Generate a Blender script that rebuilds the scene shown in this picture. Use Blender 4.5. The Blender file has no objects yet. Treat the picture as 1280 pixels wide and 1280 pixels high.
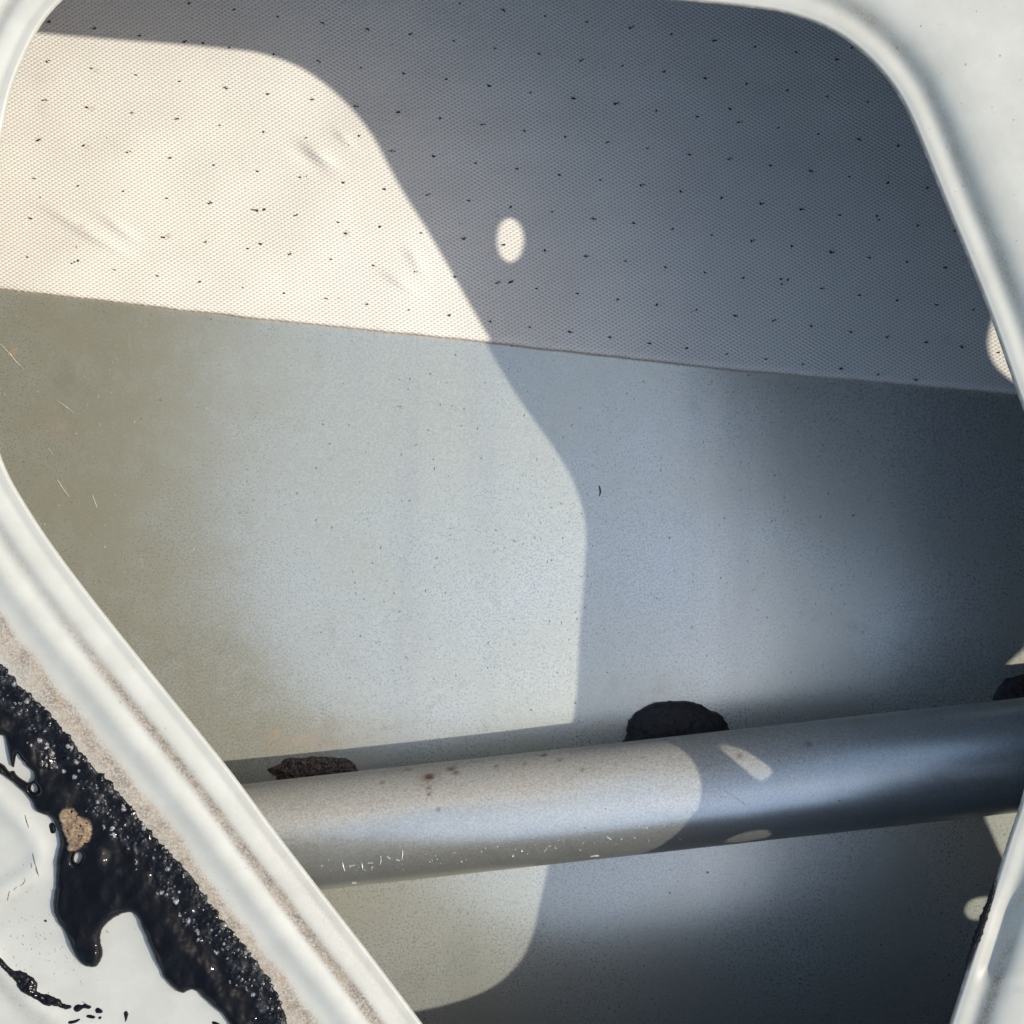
import bpy, math, random
import numpy as np
from mathutils import Vector, noise
from mathutils.geometry import delaunay_2d_cdt
random.seed(4); rng = np.random.default_rng(4)
S = bpy.context.scene
K = .2e-3                                   # metres per unit of the door drawing
D = .60018                                     # camera height over the inner panel
ZE = .007                                   # how far the flange edge sits below the panel face
# ---------------------------------------------------------------- camera, sky, sun, exposure
cam = bpy.data.objects.new('camera', bpy.data.cameras.new('camera')); S.collection.objects.link(cam)
cam.location = (0, 0, D); cam.data.sensor_width = 36; cam.data.lens = 36*D/(1280*K); cam.data.clip_start = .01; cam.data.clip_end = 500
S.camera = cam
SUN = Vector((1.00248, -.1212, 1.0)).normalized()
w = bpy.data.worlds.new('World'); S.world = w; w.use_nodes = True
nt = w.node_tree; bg = nt.nodes['Background']; sky = nt.nodes.new('ShaderNodeTexSky')
sky.sky_type = 'NISHITA'; sky.sun_disc = False
sky.sun_elevation = math.asin(SUN.z); sky.sun_rotation = math.atan2(SUN.x, SUN.y)
sky.dust_density = 1.4; sky.air_density = 1.0; sky.ozone_density = 0.
nt.links.new(sky.outputs[0], bg.inputs[0]); bg.inputs[1].default_value = .15
sl = bpy.data.lights.new('sun', 'SUN'); sl.energy = 2.0; sl.angle = math.radians(.5); sl.color = (1, .98, .945)
so = bpy.data.objects.new('sun', sl); S.collection.objects.link(so)
so.rotation_euler = SUN.to_track_quat('Z', 'Y').to_euler(); so.location = (1, 0, 1)
S.view_settings.view_transform = 'Standard'; S.view_settings.look = 'None'; S.view_settings.gamma = 1
S.view_settings.exposure = 1.17
S.cycles.max_bounces = 8; S.cycles.diffuse_bounces = 6

# ---------------------------------------------------------------- node helper
class M:
    def __init__(s, name):
        s.m = bpy.data.materials.new(name); s.m.use_nodes = True; s.t = s.m.node_tree
        s.b = s.t.nodes['Principled BSDF']; s.co = s.n('ShaderNodeTexCoord').outputs['Object']
    def n(s, ty, **kw):
        x = s.t.nodes.new(ty)
        for a, v in kw.items(): setattr(x, a, v)
        return x
    def put(s, sock, v):
        if isinstance(v, bpy.types.NodeSocket): s.t.links.new(v, sock)
        elif isinstance(v, (tuple, list)): sock.default_value = (*v, 1) if len(v) == 3 and sock.type == 'RGBA' else v
        else: sock.default_value = v
    def math(s, op, a, b=0., c=0., clamp=False):
        x = s.n('ShaderNodeMath', operation=op, use_clamp=clamp)
        for i, v in enumerate((a, b, c)): s.put(x.inputs[i], v)
        return x.outputs[0]
    def noise(s, scale, detail=4, rough=.6, co=None, dist=0.):
        x = s.n('ShaderNodeTexNoise'); s.put(x.inputs['Vector'], co or s.co)
        x.inputs['Scale'].default_value = scale; x.inputs['Detail'].default_value = detail
        x.inputs['Roughness'].default_value = rough; x.inputs['Distortion'].default_value = dist
        return x.outputs[0]
    def vor(s, scale, co=None, feature='F1'):
        x = s.n('ShaderNodeTexVoronoi', feature=feature); s.put(x.inputs['Vector'], co or s.co); x.inputs['Scale'].default_value = scale
        return x.outputs
    def ramp(s, v, lo, hi, a=0., b=1.):
        x = s.n('ShaderNodeMapRange', interpolation_type='SMOOTHSTEP'); s.put(x.inputs[0], v)
        for i, q in enumerate((lo, hi, a, b)): x.inputs[i+1].default_value = q
        return x.outputs[0]
    def mix(s, f, a, b, mode='MIX'):
        x = s.n('ShaderNodeMix', data_type='RGBA', blend_type=mode); s.put(x.inputs[0], f); s.put(x.inputs[6], a); s.put(x.inputs[7], b)
        return x.outputs[2]
    def attr(s, name): return s.n('ShaderNodeAttribute', attribute_name=name).outputs['Fac']
    def bump(s, h, strength=.3, dist=.0002, normal=None):
        x = s.n('ShaderNodeBump'); s.put(x.inputs['Height'], h); x.inputs['Strength'].default_value = strength; x.inputs['Distance'].default_value = dist
        if normal is not None: s.put(x.inputs['Normal'], normal)
        return x.outputs[0]
    def scaled(s, v, rot=0.):
        x = s.n('ShaderNodeMapping'); s.put(x.inputs[0], s.co); x.inputs['Scale'].default_value = v; x.inputs['Rotation'].default_value = (0, 0, rot)
        return x.outputs[0]
    def sep(s):
        x = s.n('ShaderNodeSeparateXYZ'); s.put(x.inputs[0], s.co); return x.outputs
    def set(s, **kw):
        for a, v in kw.items(): s.put(s.b.inputs[a], v)

def specks(q, scale, size, keep):            # mask of sparse round specks: cell centres picked at random
    v = q.vor(scale); s_ = q.n('ShaderNodeSeparateColor'); q.put(s_.inputs[0], v['Color'])
    on = q.math('GREATER_THAN', s_.outputs[0], 1-keep)
    sz = q.math('MULTIPLY', s_.outputs[1], size)
    return q.math('MULTIPLY', on, q.math('LESS_THAN', v['Distance'], sz))

# ---------------------------------------------------------------- materials
p = M('white_door_paint')
blot = p.noise(90, 4); dirt = p.attr('dirt'); fine = p.noise(1500, 4, .75)
col = p.mix(p.ramp(blot, .35, .7), (.325, .307, .245), (.36, .34, .275))
speck = specks(p, 260, .13, .12)
col = p.mix(p.math('MULTIPLY', speck, .55), col, (.3, .26, .2))
dm = p.math('MULTIPLY', dirt, p.ramp(fine, .30, .62), clamp=True)
col = p.mix(dm, col, p.mix(p.ramp(p.noise(260, 3), .35, .65), (.17, .12, .07), (.27, .20, .125)))
edgew = p.attr('edge'); col = p.mix(p.math('MULTIPLY', edgew, p.ramp(p.noise(500, 3), .35, .6)), col, (.16, .10, .06))
p.set(**{'Base Color': col, 'Roughness': p.ramp(dm, 0, .5, .45, .85), 'Specular IOR Level': .4})
nb = p.bump(p.noise(420, 3), .25, .00012)
p.set(Normal=p.bump(p.math('MULTIPLY', fine, p.math('ADD', dirt, .04)), .6, .0004, nb))
PAINT = p.m
p = M('darkened_cavity_coat'); p.set(**{'Base Color': p.mix(p.ramp(p.noise(60), .3, .7), (.022, .023, .024), (.035, .035, .034)), 'Roughness': .6}); CAVITY = p.m  # panel back and cavity walls, darkened to cut bounce light inside the door

def primer(name, base, warm, attr):
    p = M(name)
    big = p.noise(14, 5, .55); mid = p.noise(75, 6, .7); gr = p.noise(1500, 3, .8); ver = p.noise(1, 4, .6, co=p.scaled((60, 6, 10)))
    col = p.mix(p.ramp(big, .3, .72), base, warm)
    col = p.mix(p.ramp(mid, .5, .72, 0, .4), col, warm)
    col = p.mix(p.ramp(ver, .5, .7, 0, .35), col, (.50, .49, .43))
    col = p.mix(p.ramp(gr, .32, .68, .30, 0), col, (.17, .17, .17))
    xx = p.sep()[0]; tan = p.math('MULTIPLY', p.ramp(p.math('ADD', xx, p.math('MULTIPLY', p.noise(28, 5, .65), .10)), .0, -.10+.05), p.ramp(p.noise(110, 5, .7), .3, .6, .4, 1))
    col = p.mix(p.math('MULTIPLY', tan, .55), col, (.44, .40, .255))  # tan staining towards the left; also paints in the weaker sky sheen there
    scuff = p.ramp(p.noise(1, 5, .75, co=p.scaled((230, 45, 40), .9)), .60, .74, 0, .35); col = p.mix(scuff, col, (.62, .62, .57))
    smudge = p.ramp(p.noise(38, 6, .75, dist=1.2), .56, .72, 0, .35); col = p.mix(smudge, col, (.33, .315, .25))
    r = p.math('MULTIPLY', p.attr(attr), p.ramp(p.noise(320, 5, .7), .35, .62), clamp=True)
    col = p.mix(r, col, (.27, .15, .06))
    dk = specks(p, 190, .10, .05); dk2 = specks(p, 520, .20, .05); lt = specks(p, 500, .12, .012)
    d = p.math('MAXIMUM', dk, dk2)
    col = p.mix(p.math('MULTIPLY', d, .75), col, (.06, .05, .04))
    col = p.mix(p.math('MULTIPLY', lt, .6), col, (.75, .75, .7))
    any_ = p.math('MAXIMUM', p.math('MAXIMUM', d, lt), r)
    p.set(**{'Base Color': col, 'Roughness': p.math('ADD', p.ramp(big, .3, .7, .27, .30), p.ramp(gr, .3, .7, -.02, .03)), 'Metallic': p.ramp(any_, 0, 1, .60, 0), 'Specular IOR Level': .6})
    p.set(Normal=p.bump(p.math('ADD', p.math('MULTIPLY', gr, .5), p.math('MULTIPLY', mid, .6)), .22, .00025))
    return p
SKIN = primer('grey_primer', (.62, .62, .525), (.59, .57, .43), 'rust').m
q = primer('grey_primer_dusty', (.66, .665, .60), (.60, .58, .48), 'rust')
# dust settled on the tube
dust = q.attr('dust'); f = q.ramp(q.noise(900, 5, .8), .3, .72, .6, 1)
dm = q.math('MULTIPLY', dust, f, clamp=True)
b = q.b; oldc = b.inputs['Base Color'].links[0].from_socket; oldr = b.inputs['Roughness'].links[0].from_socket; oldm = b.inputs['Metallic'].links[0].from_socket
q.put(b.inputs['Base Color'], q.mix(dm, oldc, q.mix(q.ramp(q.noise(1500, 4, .8), .35, .62), (.20, .16, .11), (.36, .315, .235))))
q.put(b.inputs['Roughness'], q.math('MAXIMUM', q.math('MULTIPLY', dm, .9), q.math('ADD', oldr, .03)))
q.put(b.inputs['Metallic'], q.math('MULTIPLY', q.math('MULTIPLY', oldm, 1.35), q.math('SUBTRACT', 1, dm, clamp=True)))
rr = q.math('MULTIPLY', q.attr('rust'), q.ramp(q.noise(700, 4, .8), .25, .5), clamp=True); cc = b.inputs['Base Color'].links[0].from_socket
q.put(b.inputs['Base Color'], q.mix(rr, cc, (.085, .045, .02)))
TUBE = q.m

p = M('woven_pad_fabric')
x, y, z = p.sep()[0:3]
wob = p.math('MULTIPLY', p.math('SUBTRACT', p.noise(45, 2), .5), .0008)
U = K*1.17
cx = p.math('ADD', p.math('ADD', x, p.math('MULTIPLY', y, .09)), wob); cy = p.math('ADD', p.math('ADD', y, p.math('MULTIPLY', x, .02)), wob)
px_ = p.math('COSINE', p.math('MULTIPLY', cx, 2*math.pi/(8.8*U))); py_ = p.math('COSINE', p.math('MULTIPLY', cy, 2*math.pi/(5.2*U)))
pat = p.math('MULTIPLY', px_, py_)
stripe = p.math('ABSOLUTE', px_)
fz = p.noise(3500, 3, .8)
pore = p.ramp(p.math('ADD', pat, p.math('MULTIPLY', p.math('SUBTRACT', fz, .5), .8)), .1, .8)
col = p.mix(p.ramp(p.noise(22, 4), .3, .75), (.75, .685, .555), (.685, .62, .50))
col = p.mix(p.math('MULTIPLY', pore, .68), col, (.33, .305, .26))
col = p.mix(p.math('MULTIPLY', p.attr('rust'), p.ramp(fz, .3, .7, .4, 1)), col, (.30, .18, .09))
p.set(**{'Base Color': col, 'Roughness': .8, 'Specular IOR Level': .25, 'Sheen Weight': .15})
p.set(Normal=p.bump(p.math('SUBTRACT', p.math('MULTIPLY', fz, .25), pat), .35, .00022))
PAD = p.m

p = M('black_butyl_sealant')
gr = p.attr('grit'); g = p.math('MULTIPLY', p.attr('sand'), p.ramp(p.noise(2500, 2), .3, .6))
dustm = p.math('MULTIPLY', gr, p.ramp(p.noise(260, 4, .7), .5, .72))
col = p.mix(p.math('MULTIPLY', g, .7), (.003, .003, .003), (.34, .33, .30))
col = p.mix(p.math('MULTIPLY', dustm, .12), col, (.25, .24, .22))
p.set(**{'Base Color': col, 'Roughness': p.math('ADD', p.ramp(gr, 0, 1, .06, .16), p.math('MULTIPLY', gr, p.ramp(p.noise(600, 3), .35, .65, 0, .5))), 'Specular IOR Level': p.ramp(gr, 0, 1, .16, .24), 'Specular Tint': (1, .97, .92)})
p.set(Normal=p.bump(p.noise(150, 2), .12, .0004))
TAR = p.m
p = M('black_mastic')
n2 = p.noise(500, 5, .8); r = p.math('MULTIPLY', p.attr('rust'), p.ramp(p.noise(1400, 3, .8), .45, .6))
p.set(**{'Base Color': p.mix(r, (.010, .0095, .009), (.20, .12, .055)), 'Roughness': .5, 'Normal': p.bump(n2, .8, .0008)})
MASTIC = p.m
p = M('dark_stitch'); p.set(**{'Base Color': (.02, .017, .014), 'Roughness': .9}); STITCH = p.m
p = M('tan_foam'); cf = p.mix(p.ramp(p.noise(700, 5, .85), .35, .65), (.10, .06, .028), (.33, .225, .12))
p.set(**{'Base Color': p.mix(p.ramp(p.math('ADD', p.attr('core'), p.math('MULTIPLY', p.math('SUBTRACT', p.noise(420, 4, .7), .5), 1.4)), .2, .7), (.012, .01, .009), cf), 'Roughness': .95, 'Normal': p.bump(p.noise(1300, 4, .8), 1, .0009)}); FOAM = p.m
p = M('bare_scratch'); p.set(**{'Base Color': p.mix(p.ramp(p.noise(1500), .4, .6), (.55, .55, .52), (.75, .75, .72)), 'Roughness': .5}); CHIP = p.m
p = M('water_stain'); p.set(**{'Base Color': (.03, .028, .025), 'Roughness': .7}); SMUDGE = p.m
p = M('brown_dust'); p.set(**{'Base Color': (.17, .13, .09), 'Roughness': .9}); BROWN = p.m
p = M('concrete_ground')
p.set(**{'Base Color': p.mix(p.ramp(p.noise(3, 6), .3, .7), (.26, .25, .23), (.34, .33, .30)), 'Roughness': .9, 'Normal': p.bump(p.noise(40, 6), .4, .01)}); GROUND = p.m

# ---------------------------------------------------------------- object helper
def link(name, verts, faces, mat, parent=None, attrs=None, smooth=True):
    me = bpy.data.meshes.new(name); me.from_pydata([tuple(map(float, v)) for v in verts], [], [tuple(map(int, f)) for f in faces]); me.update()
    for a, v in (attrs or {}).items():
        at = me.attributes.new(a, 'FLOAT', 'POINT'); at.data.foreach_set('value', np.asarray(v, dtype=np.float32))
    if smooth: me.polygons.foreach_set('use_smooth', [True]*len(me.polygons))
    me.materials.append(mat); o = bpy.data.objects.new(name, me); S.collection.objects.link(o); o.parent = parent
    return o
def spline(P, step, closed=True):            # Catmull-Rom through the points, resampled evenly
    P = np.array(P, float); n = len(P); out = []
    for i in range(n if closed else n-1):
        g = (lambda j: P[j % n]) if closed else (lambda j: P[min(max(j, 0), n-1)])
        a, b, c, d = g(i-1), g(i), g(i+1), g(i+2)
        for t in np.linspace(0, 1, 12, endpoint=False):
            out.append(.5*((2*b)+(c-a)*t+(2*a-5*b+4*c-d)*t*t+(3*b-a-3*c+d)*t**3))
    if not closed: out.append(P[-1])
    out = np.array(out); Q = np.vstack([out, out[:1]]) if closed else out
    L = np.r_[0, np.cumsum(np.linalg.norm(np.diff(Q, axis=0), axis=1))]; m = max(3, int(L[-1]/step))
    s = np.linspace(0, L[-1], m, endpoint=not closed)
    return np.stack([np.interp(s, L, Q[:, 0]), np.interp(s, L, Q[:, 1])], 1)
def dist(P, Q, closed=True):
    P = np.asarray(P, float); A = Q; B = np.roll(Q, -1, 0)
    if not closed: A, B = Q[:-1], Q[1:]
    AB = B-A; L2 = (AB**2).sum(1)+1e-12; res = np.empty(len(P)); idx = np.empty(len(P), int)
    for c in range(0, len(P), 4000):
        p_ = P[c:c+4000, None]; t = np.clip(((p_-A)*AB).sum(-1)/L2, 0, 1); d = ((p_-(A+t[..., None]*AB))**2).sum(-1)
        idx[c:c+4000] = d.argmin(1); res[c:c+4000] = np.sqrt(d.min(1))
    return res, idx
def inside(P, Q):
    P = np.asarray(P, float); r = np.zeros(len(P), bool); x, y = P[:, 0], P[:, 1]
    for (x1, y1), (x2, y2) in zip(Q, np.roll(Q, -1, 0)):
        c = ((y1 > y) != (y2 > y)); xi = (x2-x1)*(y-y1)/(y2-y1+1e-12)+x1; r ^= c & (x < xi)
    return r
def cdt(outer, holes, pts):
    loops = [outer]+holes; V = []; F = []
    for l in loops:
        b = len(V); V += [Vector(map(float, p)) for p in l]; F.append(list(range(b, b+len(l))))
    E = [(f[i], f[(i+1) % len(f)]) for f in F for i in range(len(f))]
    V += [Vector(map(float, p)) for p in pts]
    vo, eo, fo, *_ = delaunay_2d_cdt(V, E, [], 0, 1e-5)
    vo = np.array([tuple(v) for v in vo]); cen = np.array([vo[list(f)].mean(0) for f in fo])
    ok = inside(cen, np.array(outer))
    for h in holes: ok &= ~inside(cen, np.array(h))
    fs = []
    for f, k in zip(fo, ok):
        if not k: continue
        a = vo[list(f)]; ar = sum(a[i][0]*a[(i+1) % len(a)][1]-a[(i+1) % len(a)][0]*a[i][1] for i in range(len(a)))
        fs.append(list(f) if ar > 0 else list(f)[::-1])
    used = sorted({i for f in fs for i in f}); mp = {u: i for i, u in enumerate(used)}
    return vo[used], [[mp[i] for i in f] for f in fs]
def sm(x, a, b):
    t = np.clip((np.asarray(x, float)-a)/(b-a), 0, 1); return t*t*(3-2*t)
def W(u, v, d=0.):                            # drawing units (v downwards) to metres on a sheet d below the panel face
    s = 1+np.asarray(d)/D; return (np.asarray(u, float)-640)*K*s, (640-np.asarray(v, float))*K*s
TILT = .12                                    # the inner panel rises slightly towards the top of the door
def WP(u, v, f=0.):                           # drawing units to metres on the (tilted) inner panel; returns x, y and the rise of the panel there
    f = np.asarray(f); X, Y = W(u, v, f); k_ = 1/(1+(640-np.asarray(v, float))*K*TILT/D); return X*k_, Y*k_, Y*k_*TILT
def vn(P, sc, seed=0):                        # value noise for an array of 2-D points
    return np.array([noise.noise(Vector((a*sc, b*sc, seed))) for a, b in P])
def flip(P): return np.stack([P[:, 0], -P[:, 1]], 1)

# ---------------------------------------------------------------- the depth of the outer skin below the panel face
XT = np.linspace(-.20, .20, 401); XS_ = np.interp(XT, [-.2, -.12, 0, .03, .065, .085, .115, .2], [-.12, -.08, .034, .065, .115, .105, .03, .02])
XD = np.cumsum(XS_)*.001; XD -= XD[200]
def depth(X, Y):
    X = np.clip(X, -.20, .20); Y = np.clip(Y, -.17, .18)
    fx = np.interp(X, XT, XD); cr = .0042/(1+np.exp((Y+.070-.11*X)/.008))
    return .13041+.10053*Y+fx+.1214*Y*Y+.10341*X*Y-2.5926*Y**3+cr*(1-np.clip((-Y-.07)/.07, 0, 1)*.6)+2.2*np.clip(-.100-Y, 0, 1)**2
def on_skin(u, v, lift=0.):
    u = np.asarray(u, float); v = np.asarray(v, float); d = np.full(np.shape(u), .12)
    for _ in range(8):
        X, Y = W(u, v, d); d = depth(X, Y)-lift
    X, Y = W(u, v, d); return X, Y, -d

# ---------------------------------------------------------------- ground
g = link('ground', [(-60, -60, -.32), (60, -60, -.32), (60, 60, -.32), (-60, 60, -.32)], [(0, 1, 2, 3)], GROUND, smooth=False)
g['kind'] = 'structure'

# ---------------------------------------------------------------- the car door
door = bpy.data.objects.new('car_door', None); S.collection.objects.link(door)
door.location = (0, 0, 0)
door['label'] = 'stripped white car door with its inner cavity, grey tube and tarry black sealant showing'
door['category'] = 'car door'

OUT = [(78, -4), (50, 28), (27, 72), (9, 122), (-3, 190), (-12, 290), (-19, 390), (-17, 480), (-9, 540), (3, 580), (22, 617), (60, 676), (112, 746), (190, 844), (281, 957),
       (343, 1040), (405, 1121), (470, 1205), (529, 1283), (562, 1328), (604, 1385), (665, 1440), (770, 1475), (880, 1455), (993, 1438), (1063, 1422), (1123, 1396), (1162, 1354), (1180, 1310), (1188, 1278),
       (1212, 1204), (1236, 1130), (1260, 1052), (1278, 997), (1302, 898), (1334, 798), (1352, 735), (1352, 685), (1337, 633), (1300, 558), (1280, 512), (1262, 462), (1241, 402), (1215, 335),
       (1185, 262), (1156, 190), (1136, 143), (1116, 108), (1090, 77), (1060, 51), (1030, 33), (998, 21), (960, 12), (870, 2), (750, -8), (600, -24), (430, -40), (270, -45), (160, -38), (108, -25)]
OUT = spline(OUT, 5.)
if sum(OUT[:, 0]*np.roll(OUT[:, 1], -1)-np.roll(OUT[:, 0], -1)*OUT[:, 1]) > 0: OUT = OUT[::-1]
T = np.roll(OUT, -3, 0)-np.roll(OUT, 3, 0); T /= np.linalg.norm(T, axis=1)[:, None]
NRM = np.stack([T[:, 1], -T[:, 0]], 1)
if not inside(OUT[:1]-NRM[:1]*5, OUT)[0]: NRM = -NRM
for _ in range(6): NRM = (np.roll(NRM, 1, 0)+NRM*2+np.roll(NRM, -1, 0)); NRM /= np.linalg.norm(NRM, axis=1)[:, None]
LP = np.array([(0, -35), (1, -32), (3, -30.6), (8, -30), (13, -30.2), (18, -29), (26, -25.6), (32, -24), (36, -24.2), (41, -26.6), (46, -27.6), (52, -26.2), (60, -22), (67, -19.4), (73, -19.3), (81, -22.6), (89, -25.2), (98, -25.6), (110, -26), (5000, -26)])
RP = np.array([(0, -36), (1, -33), (3, -30.5), (8, -29), (14, -28.9), (20, -29.5), (25, -29.6), (29, -28.2), (34, -24), (40, -17.8), (47, -12.4), (55, -9), (66, -6.6), (80, -5), (98, -4.3), (130, -4), (5000, -4)])
def smooth(T_, w_=3.):
    x = np.arange(0, 300, .25); y = np.interp(x, T_[:, 0], T_[:, 1]); k_ = np.exp(-(np.arange(-30, 31)*.25/w_)**2); k_ /= k_.sum()
    z = np.convolve(np.pad(y, 30, 'edge'), k_, 'valid'); m = sm(x, 2, 8); return np.c_[x, y*(1-m)+z*m]
LP[:, 1] = -26+(LP[:, 1]+26)*np.where(LP[:, 0] > 16, .72, 1)
LP, RP = smooth(LP, 3.5), smooth(RP, 6.)
def panel_z(P, s=None, w=None):
    P = np.asarray(P, float)
    if s is None: s, i = dist(P, OUT); w = sm(OUT[i, 0], 430, 760)
    x, y = P[:, 0], P[:, 1]
    z = np.interp(s, LP[:, 0], LP[:, 1])*(1-w)+np.interp(s, RP[:, 0], RP[:, 1])*w
    # pressed relief of the panel
    c = np.array([(-120, 880), (-40, 955), (0, 1000), (28, 1030), (45, 1052), (50, 1070), (38, 1090), (0, 1112), (-80, 1140)], float)
    m = x < 120
    if m.any():
        d, _ = dist(P[m], c, False); z[m] += 4.5*np.exp(-(d/13)**2)
        c2 = np.array([(-80, 1110), (0, 1212), (40, 1252), (90, 1292), (160, 1340)], float)
        d, _ = dist(P[m], c2, False); z[m] += 5.*np.exp(-(d/14)**2)
    ax = x-(1252-(y-1160)*.30)
    z -= 7*np.exp(-(ax/15)**2)*sm(y, 1085, 1140)*(1-sm(y, 1205, 1235))
    z -= 2.2*np.exp(-((y-1229)/6)**2)*sm(x, 1228, 1250)*w
    return z*K
def holes_px():
    def el(cx, cy, rx, ry, n=48, rot=0.):
        a = np.linspace(0, 2*math.pi, n, endpoint=False); X = rx*np.cos(a); Y = ry*np.sin(a)
        return np.stack([cx+X*math.cos(rot)-Y*math.sin(rot), cy+X*math.sin(rot)+Y*math.cos(rot)], 1)
    H = [[(1369, 271), (1384, 281), (1385, 306), (1373, 330), (1354, 340), (1340, 330), (1339, 306), (1350, 281)],
         [(2169, 400), (2141, 431), (2124, 469), (2127, 503), (2156, 533), (2186, 540), (2196, 500), (2195, 421)],
         [(2088, 902), (2046, 931), (2012, 961), (1970, 1031), (1954, 1090), (1946, 1164), (1952, 1199), (1964, 1245), (1990, 1290), (2030, 1296), (2062, 1240), (2070, 1120), (2085, 990), (2110, 920)],
         [(1892, 1305), (1901, 1291), (1922, 1285), (1936, 1289), (1933, 1305), (1917, 1317), (1900, 1317)],
         [(1347, 1027), (1350, 1040), (1366, 1062), (1381, 1065), (1398, 1054), (1391, 1039), (1380, 1027), (1362, 1022)],
         [(1352, 1157), (1363, 1144), (1397, 1139), (1420, 1151), (1409, 1158), (1379, 1163)]]
    return [spline(h, 3 if i != 2 else 10) for i, h in enumerate(H)]
SS = [(1.2, 6.5), (.25, 5), (0, 3)]
ring_s = [0, .6, 1.2, 2, 3, 4.5, 6]+list(np.arange(8, 62, 1.5))
def dirt_at(P, s_, w_):
    yy = P[:, 1]; nz = .5+.5*vn(flip(P), .03, 3)
    dl = (1-w_)*(.25+.75*sm(yy, 740, 900))*1.15*np.exp(-((s_-43)/6.5)**2)*(.6+.8*nz)*(1+.5*sm(yy, 950, 1150))
    dl2 = (1-w_)*sm(yy, 640, 800)*(1.15*np.exp(-((s_-109-6*vn(flip(P), .02, 8))/9)**2)+.7*np.exp(-((s_-126)/14)**2))
    dl3 = (1-w_)*sm(yy, 930, 1150)*.22*np.exp(-((s_-16)/14)**2)
    dr = w_*(.75*np.exp(-((s_-36)/8)**2)*nz)+w_*sm(yy, 1150, 1230)*.5*np.exp(-((s_-38)/7)**2)  # brown dirt on the right slope, strengthened to offset its bluish shade
    return np.clip(dl+dl2+dl3+dr, 0, 1)
def inset(s_, w_): return w_*ZE*(1-sm(s_, 0, 129))+(1-w_)*.0055
V = []; nO = len(OUT); w_o = sm(OUT[:, 0], 430, 760); DI = []; EDG = []
for s_, dz in SS:
    P = OUT+NRM*s_; X, Y, T_ = WP(P[:, 0], P[:, 1], inset(np.zeros(nO), w_o)); V += list(zip(X, Y, T_-ZE-dz*K)); DI += [0]*nO; EDG += list(w_o*.6)
for s_ in ring_s:
    P = OUT+NRM*s_; z = panel_z(P, np.full(nO, float(s_)), w_o); X, Y, T_ = WP(P[:, 0], P[:, 1], inset(np.full(nO, float(s_)), w_o)); V += list(zip(X, Y, z+T_)); Z0 = z
    DI += list(dirt_at(P, s_, w_o)); EDG += list(w_o*.8*math.exp(-(s_/1.3)**2))
F = []; nr = len(SS)+len(ring_s)
for r_ in range(nr-1):
    for i in range(nO):
        j = (i+1) % nO; F.append((r_*nO+i, r_*nO+j, (r_+1)*nO+j, (r_+1)*nO+i))
last = OUT+NRM*ring_s[-1]; base = (nr-1)*nO
border = np.array([(-760, -620), (2350, -620), (2350, 1900), (-760, 1900)], float)
def dense(x0, x1, y0, y1, st):
    gx, gy = np.meshgrid(np.arange(x0, x1, st), np.arange(y0, y1, st)); P = np.stack([gx.ravel(), gy.ravel()], 1)+rng.uniform(-.2, .2, (gx.size, 2))*st; return P
near_edge = np.vstack([dense(-60, 480, 500, 1340, 3), dense(-60, 60, -60, 120, 3), dense(980, 1330, -60, 620, 3.5), dense(1150, 1330, 1000, 1330, 4), dense(660, 980, -110, -40, 6)])
ne_, _ = dist(near_edge, OUT); near_edge = near_edge[(ne_ > 61) & (ne_ < 142)]
pts = np.vstack([dense(-700, 2300, -560, 1850, 70), near_edge, dense(-70, 330, 860, 1340, 5), dense(1150, 1330, 1000, 1330, 7)])
HO = holes_px(); d_, _ = dist(pts, last); keep = ~inside(pts, last) & (d_ > 1.5)
for h in HO: dd, _ = dist(pts, h); keep &= ~inside(pts, h) & (dd > 3)
pts = pts[keep]
bl = []
for a, b in zip(border, np.roll(border, -1, 0)): bl += [a+(b-a)*t for t in np.linspace(0, 1, 20, endpoint=False)]
pv, pf = cdt(bl, [last]+HO, pts)
pz = panel_z(pv)
dl, di_ = dist(pv, last); sp, io_ = dist(pv, OUT); wp_ = sm(OUT[io_, 0], 430, 760)
pd = dirt_at(pv, sp, wp_)
c2 = np.array([(-80, 1128), (0, 1228), (40, 1272), (90, 1320)], float); e_, _ = dist(pv, c2, False); pd += .30*np.exp(-(e_/9)**2)*(pv[:, 0] < 200)
c3 = np.array([(-30, 1138), (0, 1131), (25, 1122), (40, 1110)], float); e_, _ = dist(pv, c3, False); pd += .25*np.exp(-(e_/5)**2)
nb_ = len(V); X, Y, T_ = WP(pv[:, 0], pv[:, 1], inset(sp, wp_))
seam = {}
for k_ in np.where(dl < .02)[0]:
    m_ = int(((last-pv[k_])**2).sum(1).argmin()); seam[int(k_)] = base+m_
# relax the plate towards the ring heights next to the seam so the two meet without a step
lz = Z0; corr = lz-panel_z(last); pz = pz+corr[di_]*(1-sm(dl, 0, 20))
V += list(zip(X, Y, pz+T_)); DI += list(pd); EDG += [0]*len(pv)
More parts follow.
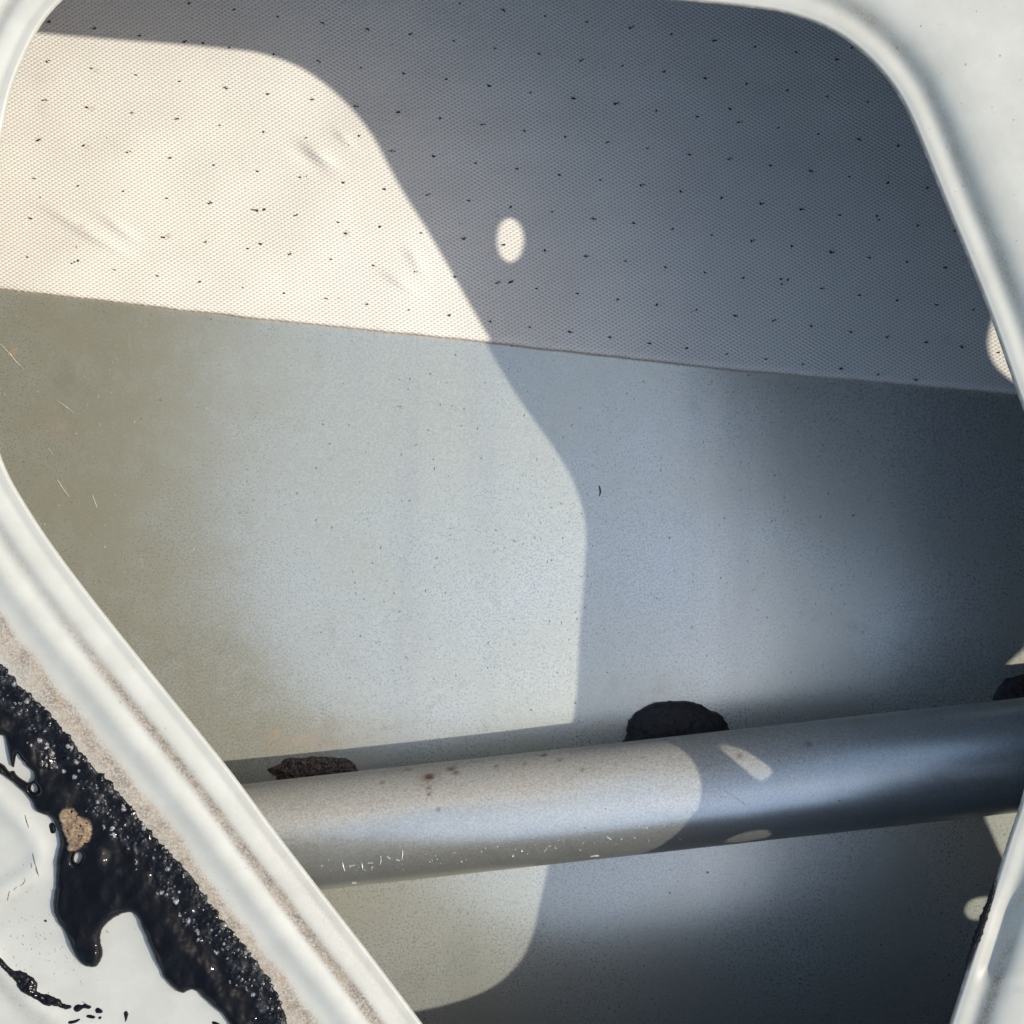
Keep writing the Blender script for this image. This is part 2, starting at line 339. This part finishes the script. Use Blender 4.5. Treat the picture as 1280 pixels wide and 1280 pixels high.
# orientation: v axis is flipped, so turn faces over
F += [tuple(seam.get(i, nb_+i) for i in f[::-1]) for f in pf]
V = np.array(V); F = [tuple(f) for f in F]
keepv = np.zeros(len(V), bool)
for f in F: keepv[list(f)] = True
mp_ = np.cumsum(keepv)-1; V = V[keepv]; DI = np.array(DI)[keepv]; EDG = np.array(EDG)[keepv]; F = [tuple(int(mp_[i]) for i in f) for f in F]
def area(f): a, b, c = V[f[0]], V[f[1]], V[f[2]]; return (b-a)[0]*(c-a)[1]-(b-a)[1]*(c-a)[0]
nq = (nr-1)*nO; up = area(F[nq-1]) > 0       # the hem folds under, so the rings are turned as a whole
F = [f if up else f[::-1] for f in F[:nq]]+[f if area(f) > 0 else f[::-1] for f in F[nq:]]
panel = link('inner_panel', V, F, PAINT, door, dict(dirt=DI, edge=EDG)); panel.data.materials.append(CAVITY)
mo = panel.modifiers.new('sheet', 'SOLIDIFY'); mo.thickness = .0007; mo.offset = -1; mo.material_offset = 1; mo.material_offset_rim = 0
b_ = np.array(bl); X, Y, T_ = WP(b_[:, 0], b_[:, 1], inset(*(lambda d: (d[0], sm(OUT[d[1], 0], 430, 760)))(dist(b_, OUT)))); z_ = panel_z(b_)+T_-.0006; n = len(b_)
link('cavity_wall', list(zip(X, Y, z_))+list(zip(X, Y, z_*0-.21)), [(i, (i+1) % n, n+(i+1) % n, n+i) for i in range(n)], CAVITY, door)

# ---------------------------------------------------------------- outer skin
xs = np.linspace(-.32, .38, 300); ys = np.linspace(-.29, .27, 260); gx, gy = np.meshgrid(xs, ys); P = np.stack([gx.ravel(), gy.ravel()], 1)
zz = -depth(P[:, 0], P[:, 1])
def grid_faces(nx, ny): return [(j*nx+i, j*nx+i+1, (j+1)*nx+i+1, (j+1)*nx+i) for j in range(ny-1) for i in range(nx-1)]
def spot(u, v, r, amp, elong=1.):
    X, Y, _ = on_skin(u, v); return amp*np.exp(-(((P[:, 0]-X)/(r*K*elong))**2+((P[:, 1]-Y)/(r*K))**2))
rust = spot(385, 925, 26, .55, 2.6)+spot(342, 918, 6, .7)+spot(16, 440, 5, 1.2)+spot(75, 532, 22, .35, 1.3)+spot(320, 518, 4, .6)+spot(1275, 830, 18, .5, 1.5)+spot(820, 862, 24, .15, 3)+spot(500, 905, 12, .2, 8)
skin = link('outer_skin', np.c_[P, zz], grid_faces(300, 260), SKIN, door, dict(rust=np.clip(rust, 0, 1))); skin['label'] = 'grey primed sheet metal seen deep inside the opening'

# ---------------------------------------------------------------- sound pad
ul = np.array([-400, 0, 300, 600, 900, 1270, 1700], float); vl = np.array([314, 361, 396, 427, 461, 493, 531], float)
nx, ny = 640, 250; us = np.linspace(-300, 1560, nx); vb = np.interp(us, ul, vl)+1.2*np.array([noise.noise(Vector((u*.02, 0, 5))) for u in us])+.5*np.array([noise.noise(Vector((u*.2, 0, 5))) for u in us])
tt = np.linspace(0, 1, ny); tt = np.r_[0, 0, tt[1:]]
U_ = np.tile(us, len(tt)); V_ = np.concatenate([vb-t*(vb+260) for t in tt])
lift = np.full(len(U_), .0022)
edge_d = np.tile(vb, len(tt))-V_; lift -= .0009*np.exp(-(edge_d/4)**2)
lift[:nx] = -.0004
def wr(u, v, ang, L, wd, h):
    a = math.radians(ang); du = U_-u; dv = V_-v; a1 = du*math.cos(a)+dv*math.sin(a); a2 = -du*math.sin(a)+dv*math.cos(a)
    return 1.7*h*K*np.exp(-(a1/L)**2-(a2/wd)**2)
lift += wr(398, 192, 34, 22, 7, 4.2)+wr(388, 205, 34, 24, 7, -1.8)+wr(430, 172, 40, 14, 5, 2)+wr(500, 352, 30, 22, 6, 3)+wr(120, 296, 28, 40, 7, 2.6)+wr(150, 285, 35, 26, 6, 2)+wr(80, 270, 25, 26, 6, 1.6)+wr(520, 325, 55, 20, 7, 2.2)+wr(300, 340, 20, 60, 14, 1.4)
lift += .00045*np.array([noise.noise(Vector((a*.011, b*.02, 1))) for a, b in zip(U_, V_)])
lift[:nx] = -.0004
X, Y, Z = on_skin(U_, V_, lift)
rs = np.zeros(len(U_))
for u, v, r_, a in [(52, 135, 9, .18), (50, 100, 14, .12), (148, 183, 14, .10), (210, 295, 3, .8), (433, 292, 3, .9), (120, 88, 3, .4), (49, 175, 3, .6), (102, 282, 3, .5), (115, 136, 3, .5), (109, 184, 3, .4), (1183, 425, 5, .3), (1250, 330, 20, .15)]:
    rs += a*np.exp(-(((U_-u)/r_)**2+((V_-v)/r_)**2))
rs[:nx*2] = .9; rs += .35*np.exp(-(edge_d/3.)**2)*(vn(np.c_[U_, V_], .05, 4) > .1)
pad = link('sound_pad', np.c_[X, Y, Z], grid_faces(nx, len(tt)), PAD, door, dict(rust=np.clip(rs, 0, 1))); pad['label'] = 'cream woven fabric pad with rows of dark stitch marks'
# stitch marks: short dark tufts standing on the fabric in a slanted grid
SV = []; SF = []
def tuft(u, v, a, L, wd, h=1.6):
    X, Y, Z = on_skin(np.array([u]), np.array([v]), .0022); b = len(SV); n = 7
    for r_, hh in ((1, .0), (.6, h*.8), (.0, h)):
        if r_ == 0: SV.append((X[0], Y[0], Z[0]+(h+.8)*K)); break
        for i in range(n):
            t = 2*math.pi*i/n; q_ = r_*(1+.45*math.sin(i*2.3+u)); dx = L*math.cos(t)*q_; dy = wd*math.sin(t)*q_
            SV.append((X[0]+(dx*math.cos(a)-dy*math.sin(a))*K, Y[0]+(dx*math.sin(a)+dy*math.cos(a))*K, Z[0]+(hh+.8)*K))
    SF.extend([(b+i, b+(i+1) % n, b+n+(i+1) % n, b+n+i) for i in range(n)]); SF.extend([(b+n+i, b+n+(i+1) % n, b+2*n) for i in range(n)])
for i in range(-1, 27):
    for j in range(-7, 9):
        x0 = 58+56.4*i-.19*i*i; v0 = 77+.144*(x0-58)
        u = x0-j*(4.7+.36*i)+random.uniform(-1, 1); v = v0+j*(49-.12*i)+random.uniform(-.9, .9)
        if v < -30 or v > np.interp(u, ul, vl)-7: continue
        dark = random.uniform(.72, 1)*(1 if u > 420 or v < 70 else .85)
        tuft(u, v, random.uniform(-.4, .3), 3.0*dark, 1.8*dark)
        if random.random() < .3: tuft(u+random.uniform(2, 4), v+random.uniform(-2, 2), random.uniform(-1, 1), 1.8, 1.)
for u, v in [(321, 263), (331, 262), (432, 292), (640, 352), (638, 353), (254, 54), (449, 170), (912, 136), (1096, 270), (98, 326), (319, 338), (326, 305), (985, 350), (976, 349), (1065, 60)]: tuft(u, v, random.uniform(-.6, .6), 2.6, 1.8)
for _ in range(25): tuft(random.uniform(0, 1250), random.uniform(0, 400), random.uniform(0, 3), random.uniform(.7, 1.4), .7, .8)
st = link('stitch_marks', SV, SF, STITCH, pad, smooth=False); st['kind'] = 'stuff'

# ---------------------------------------------------------------- door beam (round tube)
RB, YB, MB, DB, MZ = .01662, -.08802, .1106, .10572, -.00248
ax = Vector((1, MB, MZ)).normalized(); e1 = Vector((0, 1, 0)); e1 = (e1-ax*e1.dot(ax)).normalized(); e2 = ax.cross(e1).normalized()
if e2.z < 0: e2 = -e2
nL, nC = 900, 160; tv = []; du = []; ru = []
for i in range(nL):
    x_ = -.25+.60*i/(nL-1); c = Vector((x_, YB+MB*x_, -DB+MZ*x_))
    for j in range(nC):
        a = 2*math.pi*j/nC; r_ = RB+.00006*noise.noise(Vector((x_*60, a*2, 0)))
        tv.append(c+(e1*math.cos(a)+e2*math.sin(a))*r_)
        up = math.cos(a); n_ = noise.noise(Vector((x_*25, a*1.5, 2)))
        du.append(max(0, min(1, float(sm(up+.22*n_, -.15, .62)))*(.95-.5*float(sm(x_, .05, .13)))))
        ru.append(0)
tf = [(i*nC+j, (i+1)*nC+j, (i+1)*nC+(j+1) % nC, i*nC+(j+1) % nC) for i in range(nL-1) for j in range(nC)]
tf = [f[::-1] for f in tf]
tv = np.array([tuple(v) for v in tv]); ru = np.zeros(len(tv))
def on_tube(u, v, off=0.):                    # first point of the tube met by the line of sight through (u, v)
    O = Vector((0, 0, D)); d = Vector(((u-640)*K, (640-v)*K, -D)); A = Vector((0, YB, -DB)); w_ = O-A
    dp = d-ax*d.dot(ax); wp = w_-ax*w_.dot(ax); a = dp.dot(dp); b_ = 2*dp.dot(wp); c = wp.dot(wp)-(RB+off)**2; q_ = b_*b_-4*a*c
    return None if q_ < 0 else O+d*((-b_-math.sqrt(q_))/(2*a))
for u, v, r_, a in [(536, 971, 5, 1.6), (536, 971, 14, .35), (536, 985, 2.5, 1), (536, 993, 2.5, 1), (564, 961, 6, 1), (570, 966, 4, .9), (680, 944, 4, 1.2), (548, 1012, 2.5, 1), (620, 958, 3, .8), (728, 962, 3, .7), (510, 962, 5, .5), (655, 955, 3, .7), (925, 945, 4, .6), (478, 978, 3, .7), (700, 950, 4, .6), (1010, 930, 5, .5), (386, 1100, 4, .9)]:
    q_ = on_tube(u, v)
    if q_: ru += a*np.exp(-((tv-np.array(q_))**2).sum(1)/(r_*K*1.1)**2)
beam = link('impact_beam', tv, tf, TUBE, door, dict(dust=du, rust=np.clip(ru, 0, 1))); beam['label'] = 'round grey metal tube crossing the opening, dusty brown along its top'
# chips and scratches on the tube
CV = []; CF = []
def stroke(pts, wd, f):
    q_ = [f(u, v) for u, v in pts]; q_ = [a for a in q_ if a is not None]
    if len(q_) < 2: return
    b = len(CV)
    for i, a in enumerate(q_):
        t = (q_[min(i+1, len(q_)-1)]-q_[max(i-1, 0)]).normalized(); s_ = t.cross(Vector((0, 0, 1))).normalized()*wd*K*(.4 if i in (0, len(q_)-1) else random.uniform(.7, 1.2))
        CV.extend([a-s_, a+Vector((0, 0, .00012)), a+s_])
    for i in range(len(q_)-1):
        for k_ in (0, 1): CF.append((b+i*3+k_, b+i*3+3+k_, b+i*3+4+k_, b+i*3+1+k_))
ft = lambda u, v: on_tube(u, v, .00012)
for P_ in [[(428, 1078), (429, 1083), (431, 1089)], [(452, 1078), (453, 1084), (453, 1087)], [(476, 1070), (476, 1076), (475, 1081)], [(503, 1063), (503, 1069), (502, 1075)], [(436, 1083), (444, 1082)], [(460, 1079), (466, 1079)], [(484, 1071), (488, 1074)], [(495, 1075), (500, 1076)],
           [(905, 988), (915, 994), (925, 1001), (932, 1006)], [(898, 993), (904, 997), (908, 996)], [(738, 1071), (744, 1070), (749, 1070)], [(680, 1065), (684, 1060)], [(758, 1046), (764, 1050)], [(440, 1104), (446, 1104)], [(1098, 994), (1101, 995)], [(1243, 883), (1246, 884)]]:
    stroke(P_, .8, ft)
for _ in range(60):
    u = random.uniform(400, 860); v = 1098-.108*(u-400)-abs(random.gauss(0, 12)); a = random.uniform(0, 3); L = random.uniform(.6, 2.4)
    stroke([(u, v), (u+L*.5*math.cos(a), v+L*.5*math.sin(a)), (u+L*math.cos(a), v+L*math.sin(a))], random.uniform(.3, .6), ft)
c_ = link('paint_chips', CV, CF, CHIP, beam, smooth=False); c_['kind'] = 'stuff'
# scratches on the skin
CV = []; CF = []
def fs(u, v): X, Y, Z = on_skin(np.array([u]), np.array([v]), .00012); return Vector((X[0], Y[0], Z[0]))
for P_ in [[(0, 430), (12, 442), (20, 452), (30, 462)], [(70, 500), (82, 508), (92, 516)], [(115, 618), (118, 626), (121, 634)], [(72, 600), (78, 610), (86, 621)], [(60, 560), (66, 568)], [(123, 529), (126, 533)], [(1133, 841), (1140, 844), (1144, 846)], [(1148, 866), (1152, 867)], [(16, 350+41), (22, 396)]]:
    stroke(P_, .55, fs)
for _ in range(200):
    u = random.uniform(0, 760); v = random.uniform(440, 900); a = random.gauss(1.3, .5); L = random.uniform(.8, 3.5)
    stroke([(u, v), (u+L*.5*math.cos(a), v+L*.5*math.sin(a)), (u+L*math.cos(a), v+L*math.sin(a))], random.uniform(.2, .45), fs)
c_ = link('paint_chips', CV, CF, CHIP, skin, smooth=False); c_['kind'] = 'stuff'
CV = []; CF = []
stroke([(749, 607), (750, 611), (750.5, 616), (749, 620)], 1.6, fs)
for _ in range(260):
    u = random.uniform(380, 1150); v = random.uniform(470, 860); a = random.uniform(1, 2.6); L = random.uniform(1, 3.6)
    stroke([(u, v), (u+L*.5*math.cos(a), v+L*.5*math.sin(a)), (u+L*math.cos(a), v+L*math.sin(a))], random.uniform(.25, .6), fs)
c_ = link('dark_flecks', CV, CF, SMUDGE, skin, smooth=False); c_['kind'] = 'stuff'

# ---------------------------------------------------------------- mastic dabs between tube and skin
def dab(u, v, ru_, rv_, h, rust, label, seed, rough=.30):
    n, m = 96, 26; vs = []; rr = []; X0, Y0, Z0 = [float(a[0]) for a in on_skin(np.array([u]), np.array([v]))]
    for i in range(m+1):
        t = i/m; r_ = math.cos(t*math.pi/2)**.75 if i < m else 0
        for j in range(n):
            a = 2*math.pi*j/n; nn = 1+.20*noise.noise(Vector((math.cos(a)*2, math.sin(a)*2, seed)))+.05*noise.noise(Vector((math.cos(a)*9, math.sin(a)*9, t*5+seed)))
            x_ = X0+ru_*K*r_*nn*math.cos(a)*1.15; y_ = Y0+rv_*K*r_*nn*math.sin(a)*1.15
            hh = h*math.sin(t*math.pi/2)*(1+rough*noise.noise(Vector((x_*500, y_*500, seed)))+.15*noise.noise(Vector((x_*1500, y_*1500, seed))))
            vs.append((x_, y_, -float(depth(x_, y_))-.0002+hh)); rr.append(rust)
    fs_ = [(i*n+j, i*n+(j+1) % n, (i+1)*n+(j+1) % n, (i+1)*n+j) for i in range(m) for j in range(n)]
    o = link('mastic_dab', vs, fs_, MASTIC, door, dict(rust=rr)); o['label'] = label
dab(394, 967, 58, 23, .0026, .9, 'rusty brown mastic lump above the sunlit left end of the tube', 1)
dab(846, 925, 72, 52, .0060, .12, 'dark domed mastic lump above the middle of the tube', 5, .12)
dab(1300, 880, 62, 44, .0060, .25, 'black mastic lump at the far right end of the tube', 9)

# ---------------------------------------------------------------- butyl sealant on the lower left of the panel
A = [(-40, 785), (-12, 815), (0, 829), (9, 836), (20, 850), (31, 862), (52, 881), (70, 901), (94, 929), (112, 953), (133, 972), (150, 992), (170, 1017), (197, 1050), (219, 1072), (245, 1103), (264, 1130), (285, 1158), (309, 1184), (343, 1235), (362, 1280), (385, 1320),
     (310, 1312), (287, 1280), (280, 1269), (262, 1254), (245, 1238), (236, 1238), (227, 1241), (214, 1232), (203, 1217), (190, 1188), (179, 1162), (173, 1147), (163, 1140), (151, 1143), (136, 1152), (127, 1164), (126, 1177), (129, 1192), (122, 1206), (115, 1209), (105, 1206), (96, 1197), (90, 1184), (81, 1164), (70, 1147), (67, 1129), (70, 1105), (71, 1077), (75, 1057), (73, 1042), (66, 1024), (52, 1017), (45, 1013), (37, 997), (23, 984), (9, 972), (-5, 964), (-40, 935)]
HA = [(-14, 915), (0, 919), (6, 921), (9, 932), (14, 953), (17, 962), (12, 964), (5, 956), (-12, 944)]
HB = [(22, 942), (27, 950), (31, 953), (34, 958), (42, 965), (43, 973), (36, 978), (23, 970), (18, 960)]
HC = [(42, 979), (46, 983), (47, 988), (42, 990), (39, 985)]
HD = [(95, 1067), (99, 1065), (103, 1069), (100, 1077), (96, 1079), (93, 1075)]
def ragged(L, amp, sc=.12, seed=0):
    L = spline(L, 2.2); n_ = np.stack([np.roll(L, -1, 0)[:, 1]-np.roll(L, 1, 0)[:, 1], -(np.roll(L, -1, 0)[:, 0]-np.roll(L, 1, 0)[:, 0])], 1); n_ /= np.linalg.norm(n_, axis=1)[:, None]
    a = amp(L) if callable(amp) else amp
    return L+n_*(np.array([noise.noise(Vector((p_[0]*sc, p_[1]*sc, seed)))+.6*noise.noise(Vector((p_[0]*sc*3, p_[1]*sc*3, seed))) for p_ in L])*a)[:, None]
up_line = np.array(A[:22], float)
def namp(L): d, _ = dist(L, up_line, False); return np.where(d < 6, 4.2, 1.0)
AO = ragged(A, namp); HS = [ragged(h, .4) for h in (HA, HB, HC, HD)]
pts = dense(-10, 375, 800, 1295, 1.4); keep = inside(pts, AO); d_, _ = dist(pts, AO); keep &= d_ > .9
for h in HS: dh, _ = dist(pts, h); keep &= ~inside(pts, h) & (dh > .7)
sv, sf = cdt(AO, HS, pts[keep])
d_, _ = dist(sv, AO)
for h in HS: dh, _ = dist(sv, h); d_ = np.minimum(d_, dh)
du_, _ = dist(sv, up_line, False)
low = vn(sv, .03, 2); gmask = (1-sm(du_+20*low+11*vn(sv, .06, 31), 24, 44))*(.35+.65*sm(vn(sv, .045, 33), -.25, .1))
valley = sm(np.abs((sv[:, 0]-95)*.6+(sv[:, 1]-1110)*-.2), 0, 30)
thick = 3+8.5*sm(du_, 25, 70)+3.5*vn(sv, .035, 7)
h = thick*np.sqrt(np.clip(1-(1-np.clip(d_/11, 0, 1))**2, 0, 1))
h += sm(d_, 0, 10)*(1-gmask)*(2.6*vn(sv, .035, 11)+1.6*vn(sv, .075, 12)+.35*vn(sv, .2, 13))
fine_n = np.array([noise.cell(Vector((a*.30+.3*b*.1, b*.30, 1))) for a, b in sv])
from mathutils.kdtree import KDTree
seeds = dense(-15, 380, 800, 1300, 4.6); seeds = seeds+rng.uniform(-1.9, 1.9, seeds.shape); gr_ = rng.uniform(1., 3.1, len(seeds)); pale = rng.random(len(seeds)); kd = KDTree(len(seeds))
for i_, q_ in enumerate(seeds): kd.insert((q_[0], q_[1], 0), i_)
kd.balance(); dome = np.zeros(len(sv)); sand = np.zeros(len(sv))
for i_ in np.where(gmask > .02)[0]:
    for co_, k_, dd_ in kd.find_n((sv[i_, 0], sv[i_, 1], 0), 2):
        e_ = gr_[k_]**2-dd_**2
        if pale[k_] < .42: continue
        if e_ > 0 and math.sqrt(e_) > dome[i_]: dome[i_] = math.sqrt(e_); sand[i_] = 1 if pale[k_] > .95 else 0
h += gmask*sm(d_, 0, 2)*(dome*1.2+.9*vn(sv, .6, 23)+2.2*vn(sv, .10, 22)+.4)
h = np.maximum(h, .25*sm(d_, 0, 1.2)); zb_ = panel_z(sv)
def lay(name, sv, sf, h, mat, parent, attrs, label=None):
    X, Y, T_ = WP(sv[:, 0], sv[:, 1], .0055); z = panel_z(sv)+T_+(h-.12)*K
    o = link(name, np.c_[X, Y, z], [f[::-1] for f in sf], mat, parent, attrs)
    if label: o['label'] = label
    return o
seal = lay('sealant_bead', sv, sf, h, TAR, door, dict(grit=np.clip(gmask, 0, 1), sand=sand), 'thick glossy black sealant with a rough grainy upper edge and smooth drips')
# tan foam crumb stuck in it
Fo = ragged([(78, 1008), (86, 1004), (95, 1007), (103, 1014), (112, 1020), (119, 1026), (120, 1040), (117, 1052), (108, 1058), (101, 1065), (92, 1066), (83, 1062), (84, 1052), (79, 1042), (74, 1028), (73, 1016)], 2.6, .3, 4)
pts = dense(65, 130, 995, 1075, 1.5); d_, _ = dist(pts, Fo); pts = pts[inside(pts, Fo) & (d_ > .7)]; fv, ff = cdt(Fo, [], pts); d_, _ = dist(fv, Fo)
near = np.array([h[np.argmin(((sv-q_)**2).sum(1))] for q_ in fv])
fo = lay('foam_crumb', fv, ff, near-.5+sm(d_, 0, 6)*(1.3+1.8*vn(fv, .2, 3)+1.1*vn(fv, .6, 5)), FOAM, seal, dict(core=sm(d_, .5, 8)))
# smears and flecks of sealant on the panel
def smear(L, amp, hgt, seed, name='sealant_smear', st=1.3):
    L = ragged(L, amp, .25, seed); lo, hi = L.min(0)-2, L.max(0)+2; pts = dense(lo[0], hi[0], lo[1], hi[1], st); d_, _ = dist(pts, L); pts = pts[inside(pts, L) & (d_ > .5)]
    v_, f_ = cdt(L, [], pts); d_, _ = dist(v_, L)
    return v_, f_, hgt*np.sqrt(np.clip(d_/4, 0, 1))*(1+.5*vn(v_, .2, seed))+.2
strip = [(-30, 1160), (-12, 1184), (3, 1198), (17, 1212), (27, 1213), (42, 1222), (47, 1230), (48, 1239), (60, 1243), (74, 1248), (80, 1254), (90, 1257), (84, 1262), (70, 1257), (58, 1256), (50, 1251), (38, 1244), (26, 1237), (20, 1225), (8, 1213), (-6, 1199), (-34, 1175)]
v_, f_, h_ = smear(strip, 1.3, 4.2, 3)
lay('sealant_smear', v_, f_, h_, TAR, door, dict(grit=np.full(len(v_), .25)), 'ragged black strip of sealant on the ridge at the lower left corner')
fl = [([(92, 1259), (97, 1255), (103, 1256), (106, 1253), (102, 1251), (109, 1255), (115, 1258), (111, 1261), (105, 1260), (99, 1264), (94, 1264)], 5), ([(119, 1262), (123, 1259), (129, 1263), (127, 1266), (121, 1266)], 6), ([(110, 1268), (116, 1269), (120, 1271), (116, 1273), (108, 1271)], 7), ([(86, 1276), (95, 1274), (101, 1273), (97, 1277), (88, 1279)], 8),
      ([(155, 1266), (158, 1263), (161, 1267), (159, 1273), (157, 1278), (156, 1272)], 9), ([(265, 1277), (271, 1277), (278, 1281), (284, 1285), (270, 1284)], 10), ([(62, 1030), (66, 1028), (70, 1034), (69, 1041), (64, 1041), (62, 1036)], 11), ([(55, 1150), (58, 1149), (59, 1152), (56, 1152)], 12), ([(123, 1271), (127, 1270), (127, 1273), (124, 1274)], 13)]
for L, sd in fl:
    v_, f_, h_ = smear(L, .5, 2.2, sd, st=1.); lay('sealant_fleck', v_, f_, h_, TAR, door, dict(grit=np.zeros(len(v_))))
# thin scrape marks where sealant was rubbed along the paint
CV = []; CF = []
def fp(u, v):
    q_ = np.array([[u, v]]); X, Y, T_ = WP(q_[:, 0], q_[:, 1], .0055); return Vector((X[0], Y[0], panel_z(q_)[0]+T_[0]+.00003))
for P_ in [[(32, 1018), (34, 1026), (37, 1034)], [(42, 1066), (44, 1076), (47, 1086), (49, 1095)], [(45, 1085), (48, 1092)], [(33, 1099), (30, 1104), (26, 1107)], [(13, 1113), (11, 1120), (10, 1125)], [(133, 1163), (136, 1166)], [(22, 1108), (18, 1112)], [(40, 1078), (41, 1084)]]:
    stroke(P_, .55, fp)
for _ in range(110):
    u, v = random.gauss(40, 40), random.gauss(1170, 45)
    if not inside(np.array([[u, v]]), AO)[0]: a = random.uniform(.6, 1.9); L = random.uniform(.5, 1.8); stroke([(u, v), (u+L*.5*math.cos(a), v+L*.5*math.sin(a)), (u+L*math.cos(a), v+L*math.sin(a))], random.uniform(.15, .4), fp)
c_ = link('scrape_marks', CV, CF, SMUDGE, panel, smooth=False); c_['kind'] = 'stuff'

CV = []; CF = []
for _ in range(90):
    if random.random() < .5: u, v = random.uniform(1120, 1278), random.uniform(0, 480)
    else: u, v = random.uniform(0, 420), random.uniform(620, 1278)
    q_ = np.array([[u, v]])
    if inside(q_, OUT)[0] or dist(q_, OUT)[0][0] < 5 or inside(q_, AO)[0]: continue
    a = random.uniform(0, 3); L = random.choice([.4, .6, .9, 1.4, 2.5]); wd_ = random.uniform(.2, .5)
    sd_, io = dist(q_, OUT); ins = float(inset(sd_, sm(OUT[io, 0], 430, 760))[0])
    def fq(u, v):
        q2 = np.array([[u, v]]); X, Y, T_ = WP(q2[:, 0], q2[:, 1], ins); return Vector((X[0], Y[0], panel_z(q2)[0]+T_[0]+.00003))
    stroke([(u, v), (u+L*.5*math.cos(a), v+L*.5*math.sin(a)), (u+L*math.cos(a), v+L*math.sin(a))], wd_, fq)
c_ = link('dust_specks', CV, CF, BROWN, panel, smooth=False); c_['kind'] = 'stuff'

# ---------------------------------------------------------------- sealant run along the right flange edge
path = spline([(1245, 1100), (1239, 1124), (1232, 1143), (1226, 1162), (1219, 1180), (1211, 1200), (1207, 1214)], 1.4, False); n = len(path); ev = []; m = 14
for i, (u, v) in enumerate(path):
    t = i/(n-1); r_ = (1.2+3.2*math.sin(math.pi*min(1, t*1.05))**.8)*(1+.55*noise.noise(Vector((u*.16, v*.16, 3)))+.25*noise.noise(Vector((u*.6, v*.6, 3))))*(.05 if i in (0, n-1) else 1)
    tx = path[min(i+1, n-1)]-path[max(i-1, 0)]; tx = tx/np.linalg.norm(tx); nx_, ny_ = -tx[1], tx[0]
    if nx_ < 0: nx_, ny_ = -nx_, -ny_
    for j in range(m):
        a = 2*math.pi*j/m; uu = u-nx_*1.2+nx_*r_*math.cos(a); vv = v-ny_*1.2+ny_*r_*math.cos(a); X, Y, T_ = WP(uu, vv, ZE)
        ev.append((X, Y, T_-ZE+(1+1.9*r_*math.sin(a)*.8)*K))
ef = [(i*m+j, (i+1)*m+j, (i+1)*m+(j+1) % m, i*m+(j+1) % m) for i in range(n-1) for j in range(m)]
e_ = link('sealant_edge_run', ev, ef, TAR, door, dict(grit=np.full(len(ev), .15))); e_['label'] = 'narrow black run of sealant on the right flange edge'
